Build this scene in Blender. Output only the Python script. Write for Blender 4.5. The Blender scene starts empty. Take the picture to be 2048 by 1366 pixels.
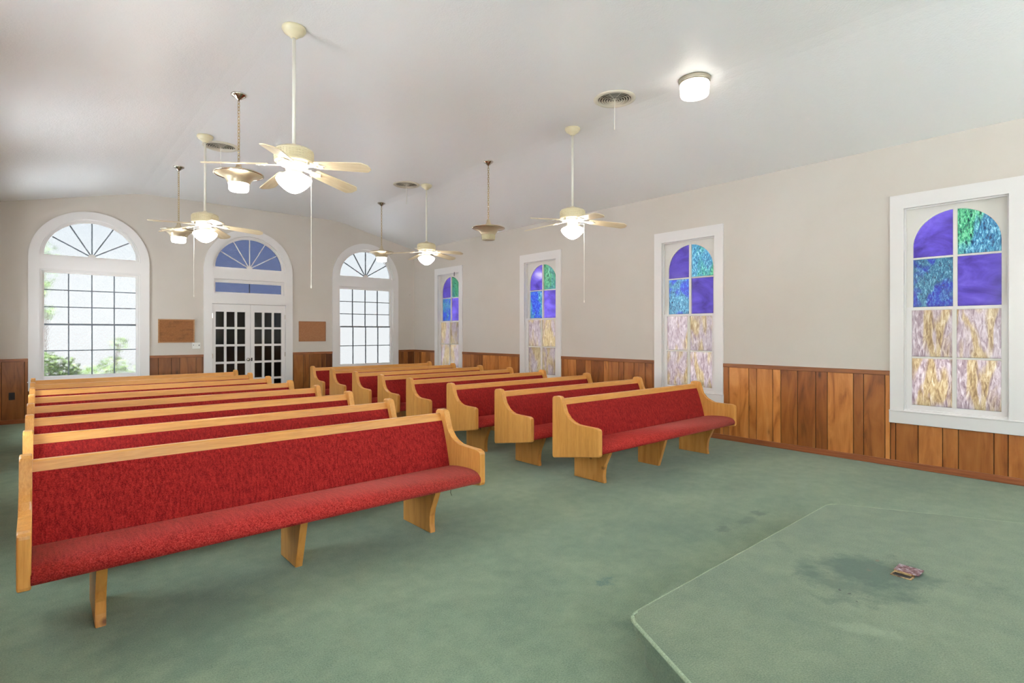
import bpy, bmesh, math, random
from mathutils import Vector, Matrix
from mathutils.geometry import tessellate_polygon

SC = bpy.context.scene
COL = SC.collection
PI = math.pi
R = math.radians

# ------------------------------------------------------------------ camera
cam_d = bpy.data.cameras.new('camera')
cam_d.sensor_width = 36.0
cam_d.lens = 36.0 * 1087.0 / 2048.0
cam_d.shift_y = -17.5 / 2048.0
cam_d.clip_start = 0.02
cam = bpy.data.objects.new('camera', cam_d)
COL.objects.link(cam)
cam.location = (0.0, 0.0, 1.45)
cam.rotation_euler = (R(90), 0, R(-41.12))
SC.camera = cam

# ------------------------------------------------------------------ world (pale overcast sky)
SKY = 8.0
W = bpy.data.worlds.new('sky')
SC.world = W
W.use_nodes = True
wn = W.node_tree
wn.nodes.clear()
wo = wn.nodes.new('ShaderNodeOutputWorld')
wb = wn.nodes.new('ShaderNodeBackground')
wr = wn.nodes.new('ShaderNodeValToRGB')
ws = wn.nodes.new('ShaderNodeSeparateXYZ')
wt = wn.nodes.new('ShaderNodeTexCoord')
wn.links.new(wt.outputs['Generated'], ws.inputs[0])
wn.links.new(ws.outputs['Z'], wr.inputs[0])
wn.links.new(wr.outputs[0], wb.inputs[0])
wn.links.new(wb.outputs[0], wo.inputs[0])
e = wr.color_ramp.elements
e[0].position = 0.0
e[0].color = (0.98, 1.0, 1.0, 1)
e[1].position = 0.35
e[1].color = (0.66, 0.82, 1.0, 1)
em = wr.color_ramp.elements.new(0.10)
em.color = (0.93, 0.98, 1.0, 1)
wb.inputs[1].default_value = SKY

# high sun from behind the platform end: it lights the pale unseen ground outside, whose bounce lifts the ceiling
sun_d = bpy.data.lights.new('sun', 'SUN')
sun_d.energy = 104.0
sun_d.angle = R(2.0)
sun_d.color = (0.97, 0.98, 1.0)
sun = bpy.data.objects.new('sun', sun_d)
COL.objects.link(sun)
sun.rotation_euler = (R(24), 0, R(4))

LAMP = 16.0            # radiance of the lit lamp glass

# ------------------------------------------------------------------ exposure
SC.view_settings.view_transform = 'Standard'
SC.view_settings.look = 'None'
SC.view_settings.gamma = 1.0
SC.view_settings.use_curve_mapping = False
SC.view_settings.exposure = 0.80
SC.cycles.use_denoising = True
SC.cycles.use_adaptive_sampling = True
SC.cycles.adaptive_threshold = 0.02
SC.cycles.max_bounces = 9
SC.cycles.diffuse_bounces = 5
SC.cycles.glossy_bounces = 4
SC.cycles.transmission_bounces = 8
SC.cycles.transparent_max_bounces = 12
SC.cycles.sample_clamp_indirect = 8.0
SC.cycles.blur_glossy = 0.5

# ------------------------------------------------------------------ room dimensions
XL, XR = -0.57, 7.033
YF, YB = -3.2, 11.73
RAIL0, RAIL1 = 0.987, 1.035
ZC = 3.95
CPROF = [(-0.80, 3.430), (-0.57, 3.484), (1.22, 3.906), (1.36, 3.934), (1.52, 3.95), (4.94, 3.95),
         (5.10, 3.934), (5.24, 3.906), (7.033, 3.484), (7.26, 3.430)]


# ------------------------------------------------------------------ materials
def lin(r, g, b):
    def f(c):
        c /= 255.0
        return c / 12.92 if c <= 0.04045 else ((c + 0.055) / 1.055) ** 2.4
    return (f(r), f(g), f(b), 1.0)


class M:
    """small node-tree writer"""
    def __init__(s, name, base=(200, 200, 200), rough=0.5, spec=0.5, metal=0.0):
        s.m = bpy.data.materials.new(name)
        s.m.use_nodes = True
        s.t = s.m.node_tree
        s.b = s.t.nodes['Principled BSDF']
        s.out = s.t.nodes['Material Output']
        s.b.inputs['Base Color'].default_value = lin(*base)
        s.b.inputs['Roughness'].default_value = rough
        s.b.inputs['Specular IOR Level'].default_value = spec
        s.b.inputs['Metallic'].default_value = metal
        s._tc = None

    def n(s, kind, **kw):
        nd = s.t.nodes.new('ShaderNode' + kind)
        for k, v in kw.items():
            setattr(nd, k, v)
        return nd

    def l(s, a, b):
        s.t.links.new(a, b)

    def coord(s, which='Object', scale=(1, 1, 1), loc=None, rot=(0, 0, 0)):
        if s._tc is None:
            s._tc = s.n('TexCoord')
        mp = s.n('Mapping')
        mp.inputs['Scale'].default_value = scale
        mp.inputs['Rotation'].default_value = rot
        if loc is not None:
            if isinstance(loc, tuple):
                mp.inputs['Location'].default_value = loc
            else:
                s.l(loc, mp.inputs['Location'])
        s.l(s._tc.outputs[which], mp.inputs[0])
        return mp.outputs[0]

    def wcoord(s, scale=(1, 1, 1), loc=(0, 0, 0)):
        g = s.n('NewGeometry')
        mp = s.n('Mapping')
        mp.inputs['Scale'].default_value = scale
        mp.inputs['Location'].default_value = loc
        s.l(g.outputs['Position'], mp.inputs[0])
        return mp.outputs[0]

    def noise(s, vec, scale=5, detail=4, rough=0.55, dist=0.0):
        nd = s.n('TexNoise')
        nd.inputs['Scale'].default_value = scale
        nd.inputs['Detail'].default_value = detail
        nd.inputs['Roughness'].default_value = rough
        nd.inputs['Distortion'].default_value = dist
        s.l(vec, nd.inputs['Vector'])
        return nd.outputs['Fac']

    def ramp(s, fac, stops):
        nd = s.n('ValToRGB')
        el = nd.color_ramp.elements
        while len(el) < len(stops):
            el.new(0.5)
        for e_, (p, c) in zip(el, stops):
            e_.position = p
            e_.color = c if len(c) == 4 else lin(*c)
        s.l(fac, nd.inputs[0])
        return nd.outputs[0]

    def mix(s, fac, a, b, mode='MIX'):
        nd = s.n('Mix', data_type='RGBA', blend_type=mode)
        for sock, v in ((nd.inputs[0], fac), (nd.inputs[6], a), (nd.inputs[7], b)):
            if isinstance(v, (int, float)):
                sock.default_value = v
            elif isinstance(v, tuple):
                sock.default_value = v if len(v) == 4 else lin(*v)
            else:
                s.l(v, sock)
        return nd.outputs[2]

    def math(s, op, a, b=None, clamp=False):
        nd = s.n('Math', operation=op, use_clamp=clamp)
        for i, v in enumerate((a, b)):
            if v is None:
                continue
            if isinstance(v, (int, float)):
                nd.inputs[i].default_value = v
            else:
                s.l(v, nd.inputs[i])
        return nd.outputs[0]

    def color(s, sock):
        s.l(sock, s.b.inputs['Base Color'])

    def bump(s, h, strength=0.2, dist=0.01):
        nd = s.n('Bump')
        nd.inputs['Strength'].default_value = strength
        nd.inputs['Distance'].default_value = dist
        s.l(h, nd.inputs['Height'])
        s.l(nd.outputs[0], s.b.inputs['Normal'])
        return nd

    def rnd(s):
        return s.n('ObjectInfo').outputs['Random']


def make_mats():
    D = {}
    # painted wall
    m = M('wall_paint', (207, 200, 188), 0.75, 0.3)
    v = m.wcoord()
    m.color(m.ramp(m.noise(v, 0.8, 3), [(0.3, (202, 193, 183)), (0.7, (208, 200, 192))]))
    m.bump(m.noise(v, 90, 3), 0.12, 0.004)
    D['wall'] = m.m
    # ceiling
    m = M('ceiling_paint', (243, 241, 241), 0.36, 0.45)
    v = m.wcoord()
    m.bump(m.math('ADD', m.noise(v, 14, 5, 0.6), m.noise(v, 60, 3)), 0.22, 0.012)
    D['ceiling'] = m.m
    # trim
    m = M('white_trim_paint', (226, 221, 219), 0.28, 0.5)
    m.bump(m.noise(m.wcoord(), 25, 2), 0.05, 0.004)
    D['trim'] = m.m
    m = M('sash_paint', (222, 217, 210), 0.4, 0.4)
    D['sash'] = m.m
    m = M('grey_muntin', (92, 98, 106), 0.5, 0.4)
    D['muntin'] = m.m

    # honey oak of the pews
    def oak(name, dark, mid, light, rough=0.32):
        m = M(name, mid, rough, 0.5)
        r = m.rnd()
        cx = m.n('CombineXYZ')
        m.l(m.math('MULTIPLY', r, 13.0), cx.inputs[0])
        m.l(m.math('MULTIPLY', r, 7.0), cx.inputs[1])
        m.l(m.math('MULTIPLY', r, 5.0), cx.inputs[2])
        return m, cx.outputs[0]
    for key, sc in (('oak_x', (0.8, 14, 14)), ('oak_z', (14, 14, 0.8))):
        m, off = oak('honey_oak_' + key[-1], 0, (204, 156, 92), 0)
        v = m.coord('Object', sc, off)
        g = m.noise(v, 1.6, 6, 0.6, 0.6)
        c = m.ramp(g, [(0.25, (188, 127, 56)), (0.5, (208, 146, 70)), (0.75, (220, 162, 87))])
        v2 = m.coord('Object', tuple(a * 6 for a in sc), off)
        g2 = m.noise(v2, 2.0, 2)
        c = m.mix(0.18, c, m.ramp(g2, [(0.35, (150, 92, 38)), (0.65, (226, 172, 100))]))
        m.color(c)
        m.bump(g2, 0.04, 0.002)
        D[key] = m.m
    # foot with knots
    m, off = oak('honey_oak_foot', 0, (200, 150, 84), 0)
    v = m.coord('Object', (10, 10, 1.2), off)
    g = m.noise(v, 1.8, 6, 0.6, 0.8)
    c = m.ramp(g, [(0.25, (168, 108, 46)), (0.5, (194, 134, 64)), (0.75, (206, 148, 78))])
    vk = m.coord('Object', (4.2, 4.2, 4.2), off)
    vo = m.n('TexVoronoi')
    vo.inputs['Scale'].default_value = 1.0
    m.l(vk, vo.inputs['Vector'])
    kf = m.ramp(vo.outputs['Distance'], [(0.03, (255, 255, 255)), (0.11, (0, 0, 0))])
    c = m.mix(kf, c, (112, 66, 28))
    m.color(c)
    D['oak_foot'] = m.m

    # wainscot boards
    def board(name, tone=1.0):
        m = M(name, (150, 92, 46), 0.3, 0.45)
        r = m.rnd()
        cx = m.n('CombineXYZ')
        m.l(m.math('MULTIPLY', r, 37.0), cx.inputs[0])
        m.l(m.math('MULTIPLY', r, 23.0), cx.inputs[1])
        m.l(m.math('MULTIPLY', r, 11.0), cx.inputs[2])
        off = cx.outputs[0]
        v = m.coord('Object', (5, 5, 0.9), off)
        g = m.noise(v, 1.7, 5, 0.5, 1.3)
        c = m.ramp(g, [(0.30, (152, 88, 38)), (0.44, (196, 126, 62)), (0.58, (212, 142, 75)), (0.72, (224, 158, 91))])
        v2 = m.coord('Object', (60, 60, 2), off)
        g2 = m.noise(v2, 2.0, 3)
        c = m.mix(0.14, c, m.ramp(g2, [(0.3, (110, 60, 24)), (0.7, (206, 142, 80))]))
        vk = m.coord('Object', (4.5, 4.5, 1.9), off)
        vo = m.n('TexVoronoi')
        vo.inputs['Scale'].default_value = 1.0
        m.l(vk, vo.inputs['Vector'])
        kf = m.ramp(vo.outputs['Distance'], [(0.03, (225, 225, 225)), (0.10, (110, 110, 110)), (0.2, (0, 0, 0))])
        c = m.mix(kf, c, (74, 36, 14))
        tint = m.ramp(r, [(0.0, (168, 148, 132)), (0.5, (216, 204, 194)), (1.0, (255, 250, 244))])
        c = m.mix(1.0, c, tint, 'MULTIPLY')
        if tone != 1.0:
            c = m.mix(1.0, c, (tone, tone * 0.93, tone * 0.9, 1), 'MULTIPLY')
        m.color(c)
        m.bump(g2, 0.05, 0.002)
        return m.m
    D['board'] = board('stained_pine_board')
    D['board_dark'] = board('dark_stained_board', 0.5)
    m = M('groove_dark', (44, 22, 10), 0.6, 0.2)
    D['groove'] = m.m

    def moulding(name, a, b):
        m = M(name, a, 0.35, 0.45)
        v = m.wcoord((3, 1.2, 30))
        m.color(m.ramp(m.noise(v, 2.0, 5), [(0.3, a), (0.7, b)]))
        return m.m
    D['rail'] = moulding('chair_rail_stain', (112, 62, 30), (150, 92, 50))
    D['baseboard'] = moulding('baseboard_stain', (122, 64, 34), (156, 92, 54))

    # red tweed upholstery
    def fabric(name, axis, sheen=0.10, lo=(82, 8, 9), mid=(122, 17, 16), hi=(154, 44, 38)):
        m = M(name, (150, 34, 40), 0.9, 0.15)
        sc = (1, 1, 1)
        v = m.coord('Object', sc)
        slub = m.noise(m.coord('Object', (90, 90, 6) if axis == 'z' else (90, 6, 90)), 1.0, 3)
        weave = m.noise(v, 170, 2, 0.7)
        c = m.ramp(weave, [(0.34, lo), (0.5, mid), (0.68, hi)])
        c = m.mix(0.38, c, m.ramp(slub, [(0.36, (100, 11, 13)), (0.64, (166, 46, 40))]))
        m.color(c)
        m.b.inputs['Sheen Weight'].default_value = sheen
        m.b.inputs['Sheen Roughness'].default_value = 0.4
        m.b.inputs['Sheen Tint'].default_value = (1.0, 0.36, 0.28, 1)
        m.bump(m.math('ADD', weave, slub), 0.35, 0.004)
        return m.m
    D['fabric_back'] = fabric('red_tweed_back', 'z')
    D['fabric_seat_toplit'] = fabric('red_tweed_seat_toplit', 'y', 0.25, (102, 16, 15), (152, 36, 32), (188, 76, 66))  # lighter copy of the back tweed: light from above put into the colour

    # green carpet, with its stains
    def carpet(name, stains, gain=None):
        m = M(name, (112, 134, 116), 0.95, 0.1)
        v = m.wcoord()
        blot = m.noise(v, 1.1, 5, 0.6, 0.4)
        c = m.ramp(blot, [(0.36, (84, 106, 86)), (0.5, (102, 121, 96)), (0.64, (121, 136, 108))])
        mid = m.noise(v, 9, 5, 0.65)
        c = m.mix(0.35, c, m.ramp(mid, [(0.36, (80, 101, 80)), (0.64, (130, 145, 116))]))
        pile = m.noise(v, 150, 3, 0.8)
        c = m.mix(0.36, c, m.ramp(pile, [(0.34, (52, 72, 54)), (0.66, (154, 168, 138))]))
        if gain:
            c = m.mix(1.0, c, gain, 'MULTIPLY')
        for (x, y, z, rx, ry, ang, st, col) in stains:
            mp = m.n('Mapping')
            mp.vector_type = 'TEXTURE'
            mp.inputs['Location'].default_value = (x, y, z)
            mp.inputs['Rotation'].default_value = (0, 0, R(ang))
            mp.inputs['Scale'].default_value = (rx, ry, 1.0)
            g = m.n('NewGeometry')
            m.l(g.outputs['Position'], mp.inputs[0])
            ln = m.n('VectorMath', operation='LENGTH')
            m.l(mp.outputs[0], ln.inputs[0])
            wob = m.math('ADD', ln.outputs['Value'], m.math('SUBTRACT', m.math('MULTIPLY', m.noise(v, 2.4 / max(rx, ry), 5, 0.65), 2.2), 0.65))
            f_ = m.ramp(wob, [(0.0, (255, 255, 255)), (0.85, (255, 255, 255)), (1.0, (0, 0, 0))])
            nd = m.t.nodes[-1]
            f_.node.color_ramp.elements[1].position = 0.62
            f_.node.color_ramp.elements[2].position = 1.0
            c = m.mix(m.math('MULTIPLY', f_, st), c, col)
        m.color(c)
        m.b.inputs['Sheen Weight'].default_value = 0.25
        m.b.inputs['Sheen Roughness'].default_value = 0.5
        m.b.inputs['Sheen Tint'].default_value = (0.95, 1.0, 0.9, 1)
        m.bump(m.math('ADD', pile, m.math('MULTIPLY', mid, 0.6)), 0.5, 0.006)
        return m.m
    teal = (52, 80, 66)
    D['carpet'] = carpet('green_carpet', [
        (2.50, 2.03, 0, 0.15, 0.09, 0, 0.6, (58, 96, 90)),
        (3.82, 2.01, 0, 0.22, 0.12, 10, 0.55, (66, 82, 72)),
        (4.36, 1.98, 0, 0.16, 0.10, 0, 0.6, (62, 78, 70)),
        (4.15, 1.98, 0, 0.40, 0.09, 5, 0.35, (66, 82, 72)),
        (2.25, 1.55, 0, 0.16, 0.5, 20, 0.4, teal),
        (0.55, 3.05, 0, 1.0, 0.7, 15, 0.35, teal),
        (3.2, 2.3, 0, 1.3, 0.7, 0, 0.22, (58, 86, 74)),
        (4.7, 3.0, 0, 1.0, 0.6, 10, 0.25, (58, 86, 74)),
    ])
    D['carpet_platform'] = carpet('green_platform_carpet', [
        (3.25, 0.87, 0.2, 0.80, 0.52, -38, 0.85, (44, 68, 54)),
        (3.00, 0.92, 0.2, 0.34, 0.48, 0, 0.6, (44, 68, 54)),
        (2.62, 0.74, 0.2, 0.10, 0.26, 30, 0.14, (168, 182, 150)),
        (2.94, 0.945, 0.2, 0.028, 0.014, 30, 0.85, (26, 30, 26)),
        (2.93, 0.90, 0.2, 0.03, 0.014, -20, 0.85, (26, 30, 26)),
        (2.87, 0.85, 0.2, 0.02, 0.012, 40, 0.8, (26, 30, 26)),
        (2.96, 0.83, 0.2, 0.016, 0.012, 0, 0.7, (30, 34, 28)),
        (3.10, 1.05, 0.2, 0.016, 0.01, 0, 0.7, (30, 34, 28)),
        (3.47, 0.93, 0.2, 0.04, 0.025, 0, 0.5, (110, 70, 50)),
        (3.30, 0.92, 0.2, 0.03, 0.03, 0, 0.4, (110, 76, 56)),
    ], (0.86, 0.82, 0.79, 1))

    m = M('carpet_edge_highlight', (156, 166, 142), 0.95, 0.1)  # paler carpet tone that paints in the pile highlight on the platform edge
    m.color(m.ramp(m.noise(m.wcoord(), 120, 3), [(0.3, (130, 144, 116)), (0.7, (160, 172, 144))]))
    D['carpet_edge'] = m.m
    # fan and lamp finishes
    m = M('cream_enamel', (222, 210, 176), 0.3, 0.5)
    D['cream'] = m.m
    m = M('fan_blade_laminate', (216, 200, 168), 0.38, 0.5)
    v = m.coord('Object', (2, 30, 30))
    m.color(m.ramp(m.noise(v, 2, 4), [(0.3, (205, 186, 150)), (0.7, (224, 210, 180))]))
    D['blade'] = m.m
    m = M('white_enamel', (232, 228, 216), 0.3, 0.5)
    D['white_enamel'] = m.m
    m = M('vent_enamel', (216, 206, 188), 0.4, 0.4)
    D['vent'] = m.m
    m = M('vent_throat', (70, 62, 50), 0.7, 0.2)
    D['vent_dark'] = m.m
    m = M('polished_nickel', (205, 198, 186), 0.14, 0.5, 1.0)
    D['nickel'] = m.m
    m = M('brushed_brass_nickel', (186, 164, 120), 0.3, 0.5, 0.9)
    D['brass'] = m.m
    m = M('satin_spun_metal', (206, 192, 162), 0.42, 0.5, 0.75)
    D['spun'] = m.m
    m = M('brushed_flush_ring', (168, 160, 142), 0.35, 0.5, 0.9)
    D['ring'] = m.m

    def glow(name, col, st):
        m = M(name, (245, 242, 232), 0.25, 0.5)
        m.b.inputs['Emission Color'].default_value = col
        m.b.inputs['Emission Strength'].default_value = st
        return m.m
    D['lit'] = glow('lit_opal_glass', (1.0, 0.92, 0.82, 1), LAMP)
    D['lit_ribbed'] = glow('lit_ribbed_glass', (1.0, 0.93, 0.83, 1), LAMP * 1.2)
    D['lit_flush'] = glow('lit_flush_glass', (1.0, 0.93, 0.84, 1), LAMP * 0.15)
    m = M('unlit_ribbed_glass', (206, 196, 160), 0.2, 0.6)
    m.b.inputs['Transmission Weight'].default_value = 0.25
    D['unlit'] = m.m

    # window glass ------------------------------------------------
    def pane_glass(name, col, rough=0.12, bs=0.25, scale=(55, 55, 26), trans=1.0):
        """obscure (patterned) glass"""
        m = M(name, (255, 255, 255), 0.1)
        m.t.nodes.remove(m.b)
        rf = m.n('BsdfRefraction')
        rf.inputs['Color'].default_value = col
        rf.inputs['Roughness'].default_value = rough
        rf.inputs['IOR'].default_value = 1.12
        gl = m.n('BsdfGlossy')
        gl.inputs['Roughness'].default_value = 0.15
        mx = m.n('MixShader')
        mx.inputs[0].default_value = 0.05
        v = m.wcoord(scale)
        bp = m.n('Bump')
        bp.inputs['Strength'].default_value = bs
        bp.inputs['Distance'].default_value = 0.01
        m.l(m.noise(v, 1.0, 3), bp.inputs['Height'])
        m.l(bp.outputs[0], rf.inputs['Normal'])
        m.l(bp.outputs[0], gl.inputs['Normal'])
        m.l(rf.outputs[0], mx.inputs[1])
        m.l(gl.outputs[0], mx.inputs[2])
        m.l(mx.outputs[0], m.out.inputs[0])
        return m.m
    t = 0.067
    D['obscure'] = pane_glass('obscure_pebbled_glass', (t * 0.98, t, t * 1.02, 1), 0.16, 0.45)
    D['obscure_blue'] = pane_glass('blue_obscure_glass', (0.0078, 0.0102, 0.0205, 1), 0.35, 0.6, (90, 90, 90))
    # plain glazing of the windows on the other long wall and of the added ones behind the camera
    m = M('plain_glazing', (255, 255, 255), 0.1)
    m.t.nodes.remove(m.b)
    tr = m.n('BsdfTransparent')
    tr.inputs[0].default_value = (0.95, 0.97, 0.96, 1)
    gl = m.n('BsdfGlossy')
    gl.inputs['Roughness'].default_value = 0.1
    mx = m.n('MixShader')
    mx.inputs[0].default_value = 0.05
    m.l(tr.outputs[0], mx.inputs[1])
    m.l(gl.outputs[0], mx.inputs[2])
    m.l(mx.outputs[0], m.out.inputs[0])
    D['plain_glass'] = m.m
    m = M('door_glass', (255, 255, 255), 0.1)
    m.t.nodes.remove(m.b)
    tr = m.n('BsdfTransparent')
    tr.inputs[0].default_value = (0.75, 0.78, 0.80, 1)
    gl = m.n('BsdfGlossy')
    gl.inputs['Roughness'].default_value = 0.03
    fr = m.n('Fresnel')
    fr.inputs[0].default_value = 1.5
    mx = m.n('MixShader')
    m.l(fr.outputs[0], mx.inputs[0])
    m.l(tr.outputs[0], mx.inputs[1])
    m.l(gl.outputs[0], mx.inputs[2])
    m.l(mx.outputs[0], m.out.inputs[0])
    D['door_glass'] = m.m

    def stained(name, stops, sc, dist, gloss=0.06, k=1.0, detail=6, second=None):
        """opalescent art glass: daylight glows through it"""
        m = M(name, (200, 200, 200), 0.1)
        m.t.nodes.remove(m.b)
        r = m.rnd()
        cx = m.n('CombineXYZ')
        for i, q in enumerate((17.0, 29.0, 9.0)):
            m.l(m.math('MULTIPLY', r, q), cx.inputs[i])
        v = m.coord('Object', sc, cx.outputs[0])
        g = m.noise(v, 1.0, detail, 0.62, dist)
        c = m.ramp(g, stops)
        if second:
            g2 = m.noise(m.coord('Object', second[0], cx.outputs[0]), 1.0, 2, 0.5, 0.6)
            c = m.mix(m.ramp(g2, [(0.46, (0, 0, 0)), (0.56, (255, 255, 255))]), c, m.ramp(g, second[1]))
        vn = m.n('TexWhiteNoise', noise_dimensions='1D')
        m.l(r, vn.inputs['W'])
        kv = m.math('ADD', m.math('MULTIPLY', vn.outputs['Value'], k * 0.6), k * 0.6)
        kc = m.n('CombineColor')
        for i in range(3):
            m.l(kv, kc.inputs[i])
        kk = m.mix(1.0, c, kc.outputs[0], 'MULTIPLY')
        tl = m.n('BsdfTranslucent')
        m.l(kk, tl.inputs['Color'])
        df = m.n('BsdfDiffuse')
        m.l(c, df.inputs['Color'])
        ad = m.n('MixShader')
        ad.inputs[0].default_value = 0.18
        m.l(tl.outputs[0], ad.inputs[1])
        m.l(df.outputs[0], ad.inputs[2])
        gl = m.n('BsdfGlossy')
        gl.inputs['Roughness'].default_value = 0.12
        mx = m.n('MixShader')
        mx.inputs[0].default_value = gloss
        bp = m.n('Bump')
        bp.inputs['Strength'].default_value = 0.3
        bp.inputs['Distance'].default_value = 0.004
        m.l(g, bp.inputs['Height'])
        m.l(bp.outputs[0], gl.inputs['Normal'])
        m.l(ad.outputs[0], mx.inputs[1])
        m.l(gl.outputs[0], mx.inputs[2])
        m.l(mx.outputs[0], m.out.inputs[0])
        return m.m
    K = 0.10
    D['sg_purple'] = stained('purple_art_glass', [(0.3, (58, 42, 116)), (0.55, (92, 74, 172)), (0.8, (118, 100, 196))],
                             (3, 3, 5), 0.8, 0.05, K * 0.78, 4)
    GREEN = [(0.32, (20, 60, 62)), (0.44, (36, 112, 88)), (0.54, (70, 156, 104)), (0.64, (120, 190, 150)), (0.76, (216, 240, 226))]
    AQUA = [(0.32, (26, 50, 84)), (0.44, (44, 96, 132)), (0.54, (70, 134, 156)), (0.64, (132, 186, 204)), (0.76, (226, 242, 248))]
    BLUE = [(0.30, (26, 24, 112)), (0.44, (46, 46, 168)), (0.54, (44, 74, 176)), (0.66, (84, 150, 204)), (0.78, (190, 228, 240))]
    D['sg_teal'] = stained('teal_green_art_glass', AQUA, (75, 75, 24), 0.7, 0.06, K * 0.72, 5, ((5, 5, 1.2), GREEN))
    D['sg_blue'] = stained('blue_teal_art_glass', BLUE, (62, 62, 26), 1.0, 0.06, K * 0.72, 5, ((5, 5, 3.5), AQUA))
    LILAC = [(0.28, (116, 92, 96)), (0.45, (168, 146, 150)), (0.58, (200, 184, 184)), (0.76, (236, 226, 222))]
    AMBER = [(0.28, (110, 84, 62)), (0.45, (168, 140, 100)), (0.58, (200, 178, 136)), (0.76, (236, 224, 200))]
    D['sg_amber'] = stained('amber_lilac_art_glass', LILAC, (38, 38, 9), 1.0, 0.05, K * 0.62, 6, ((7, 7, 2.0), AMBER))

    m = M('cork', (160, 112, 78), 0.9, 0.1)
    v = m.coord('Object', (1, 1, 1))
    m.color(m.ramp(m.noise(v, 120, 3), [(0.3, (142, 96, 64)), (0.7, (172, 124, 90))]))
    D['cork'] = m.m
    m = M('stained_cork', (130, 86, 52), 0.9, 0.1)
    v = m.coord('Object', (1, 1, 1))
    c = m.ramp(m.noise(v, 120, 3), [(0.3, (122, 78, 48)), (0.7, (146, 100, 64))])
    blob = m.noise(m.coord('Object', (2.6, 1, 7), (0.6, 0, 0.1)), 1.0, 4, 0.6)
    c = m.mix(m.ramp(blob, [(0.52, (0, 0, 0)), (0.60, (170, 170, 170))]), c, (92, 60, 38))
    m.color(c)
    D['cork_stained'] = m.m
    D['board_frame'] = moulding('bulletin_frame_oak', (140, 96, 58), (176, 130, 86))
    D['plate'] = M('switch_plate', (232, 230, 224), 0.4, 0.4).m
    D['black'] = M('black_plastic', (24, 24, 26), 0.45, 0.4).m
    D['dark_slot'] = M('dark_slot', (60, 58, 54), 0.5, 0.3).m
    D['vestibule'] = M('vestibule_paint', (92, 90, 88), 0.8, 0.2).m
    D['vestibule_floor'] = M('vestibule_floor_tile', (60, 52, 46), 0.6, 0.3).m
    D['lid'] = M('worn_floor_box_lid', (150, 120, 122), 0.4, 0.5).m
    m = M('worn_metal_lid', (160, 140, 142), 0.4, 0.5, 0.5)
    v = m.coord('Object', (1, 1, 1))
    m.color(m.ramp(m.noise(v, 38, 5, 0.7), [(0.35, (86, 44, 48)), (0.5, (136, 96, 100)), (0.62, (196, 190, 196))]))
    D['lid'] = m.m
    m = M('rusty_box', (150, 120, 78), 0.6, 0.3)
    v = m.coord('Object', (1, 1, 1))
    m.color(m.ramp(m.noise(v, 40, 4), [(0.4, (96, 62, 34)), (0.6, (176, 150, 104))]))
    D['box_metal'] = m.m
    m = M('pale_bounce_ground', (226, 226, 224), 0.95, 0.1)  # outside ground made pale to bounce light up to the ceiling
    m.color(m.ramp(m.noise(m.wcoord(), 3, 5), [(0.3, (216, 217, 216)), (0.7, (234, 234, 233))]))
    D['bounce_ground'] = m.m
    m = M('shrub_leaf', (150, 186, 110), 0.6, 0.3)
    m.color(m.ramp(m.noise(m.wcoord(), 9, 2), [(0.3, (84, 128, 62)), (0.7, (186, 206, 140))]))
    m.b.inputs['Subsurface Weight'].default_value = 0.0
    D['leaf'] = m.m
    D['stem'] = M('shrub_stem', (92, 72, 52), 0.8, 0.2).m
    D['outer_wall'] = M('outside_render', (200, 198, 192), 0.8, 0.2).m
    D['thread'] = M('dark_thread', (40, 40, 36), 0.9, 0.1).m
    return D


MAT = make_mats()


# ------------------------------------------------------------------ mesh helpers
def obj(name, data, mat=None, parent=None, loc=None, rot=None, smooth=False):
    """data: bmesh or mesh -> ONE linked mesh object"""
    if isinstance(data, bmesh.types.BMesh):
        me = bpy.data.meshes.new(name)
        bmesh.ops.recalc_face_normals(data, faces=data.faces[:])
        data.to_mesh(me)
        data.free()
    else:
        me = data
    if smooth:
        me.polygons.foreach_set('use_smooth', [True] * len(me.polygons))
    if mat is not None and not me.materials:
        me.materials.append(MAT[mat])
    o = bpy.data.objects.new(name, me)
    COL.objects.link(o)
    if parent is not None:
        o.parent = parent
    if loc is not None:
        o.location = loc
    if rot is not None:
        o.rotation_euler = rot
    return o


def tag(o, label, cat, group=None, kind=None):
    o['label'] = label
    o['category'] = cat
    if group:
        o['group'] = group
    if kind:
        o['kind'] = kind
    return o


def thing(name, label, cat, loc=(0, 0, 0), rotz=0.0, group=None, kind=None):
    o = bpy.data.objects.new(name, None)
    o.empty_display_size = 0.1
    COL.objects.link(o)
    o.location = loc
    o.rotation_euler = (0, 0, rotz)
    return tag(o, label, cat, group, kind)


def copy_tree(o, parent=None):
    c = o.copy()
    COL.objects.link(c)
    c.parent = parent
    for ch in list(o.children):
        copy_tree(ch, c)
    return c


def bx(bm, x0, x1, y0, y1, z0, z1):
    v = [bm.verts.new(p) for p in ((x0, y0, z0), (x1, y0, z0), (x1, y1, z0), (x0, y1, z0),
                                   (x0, y0, z1), (x1, y0, z1), (x1, y1, z1), (x0, y1, z1))]
    for f in ((0, 3, 2, 1), (4, 5, 6, 7), (0, 1, 5, 4), (1, 2, 6, 5), (2, 3, 7, 6), (3, 0, 4, 7)):
        bm.faces.new([v[i] for i in f])
    return bm


def box(x0, x1, y0, y1, z0, z1, bevel=0.0, seg=1):
    bm = bx(bmesh.new(), x0, x1, y0, y1, z0, z1)
    if bevel:
        bmesh.ops.bevel(bm, geom=bm.edges[:], offset=bevel, segments=seg, affect='EDGES', profile=0.5)
    return bm


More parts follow.
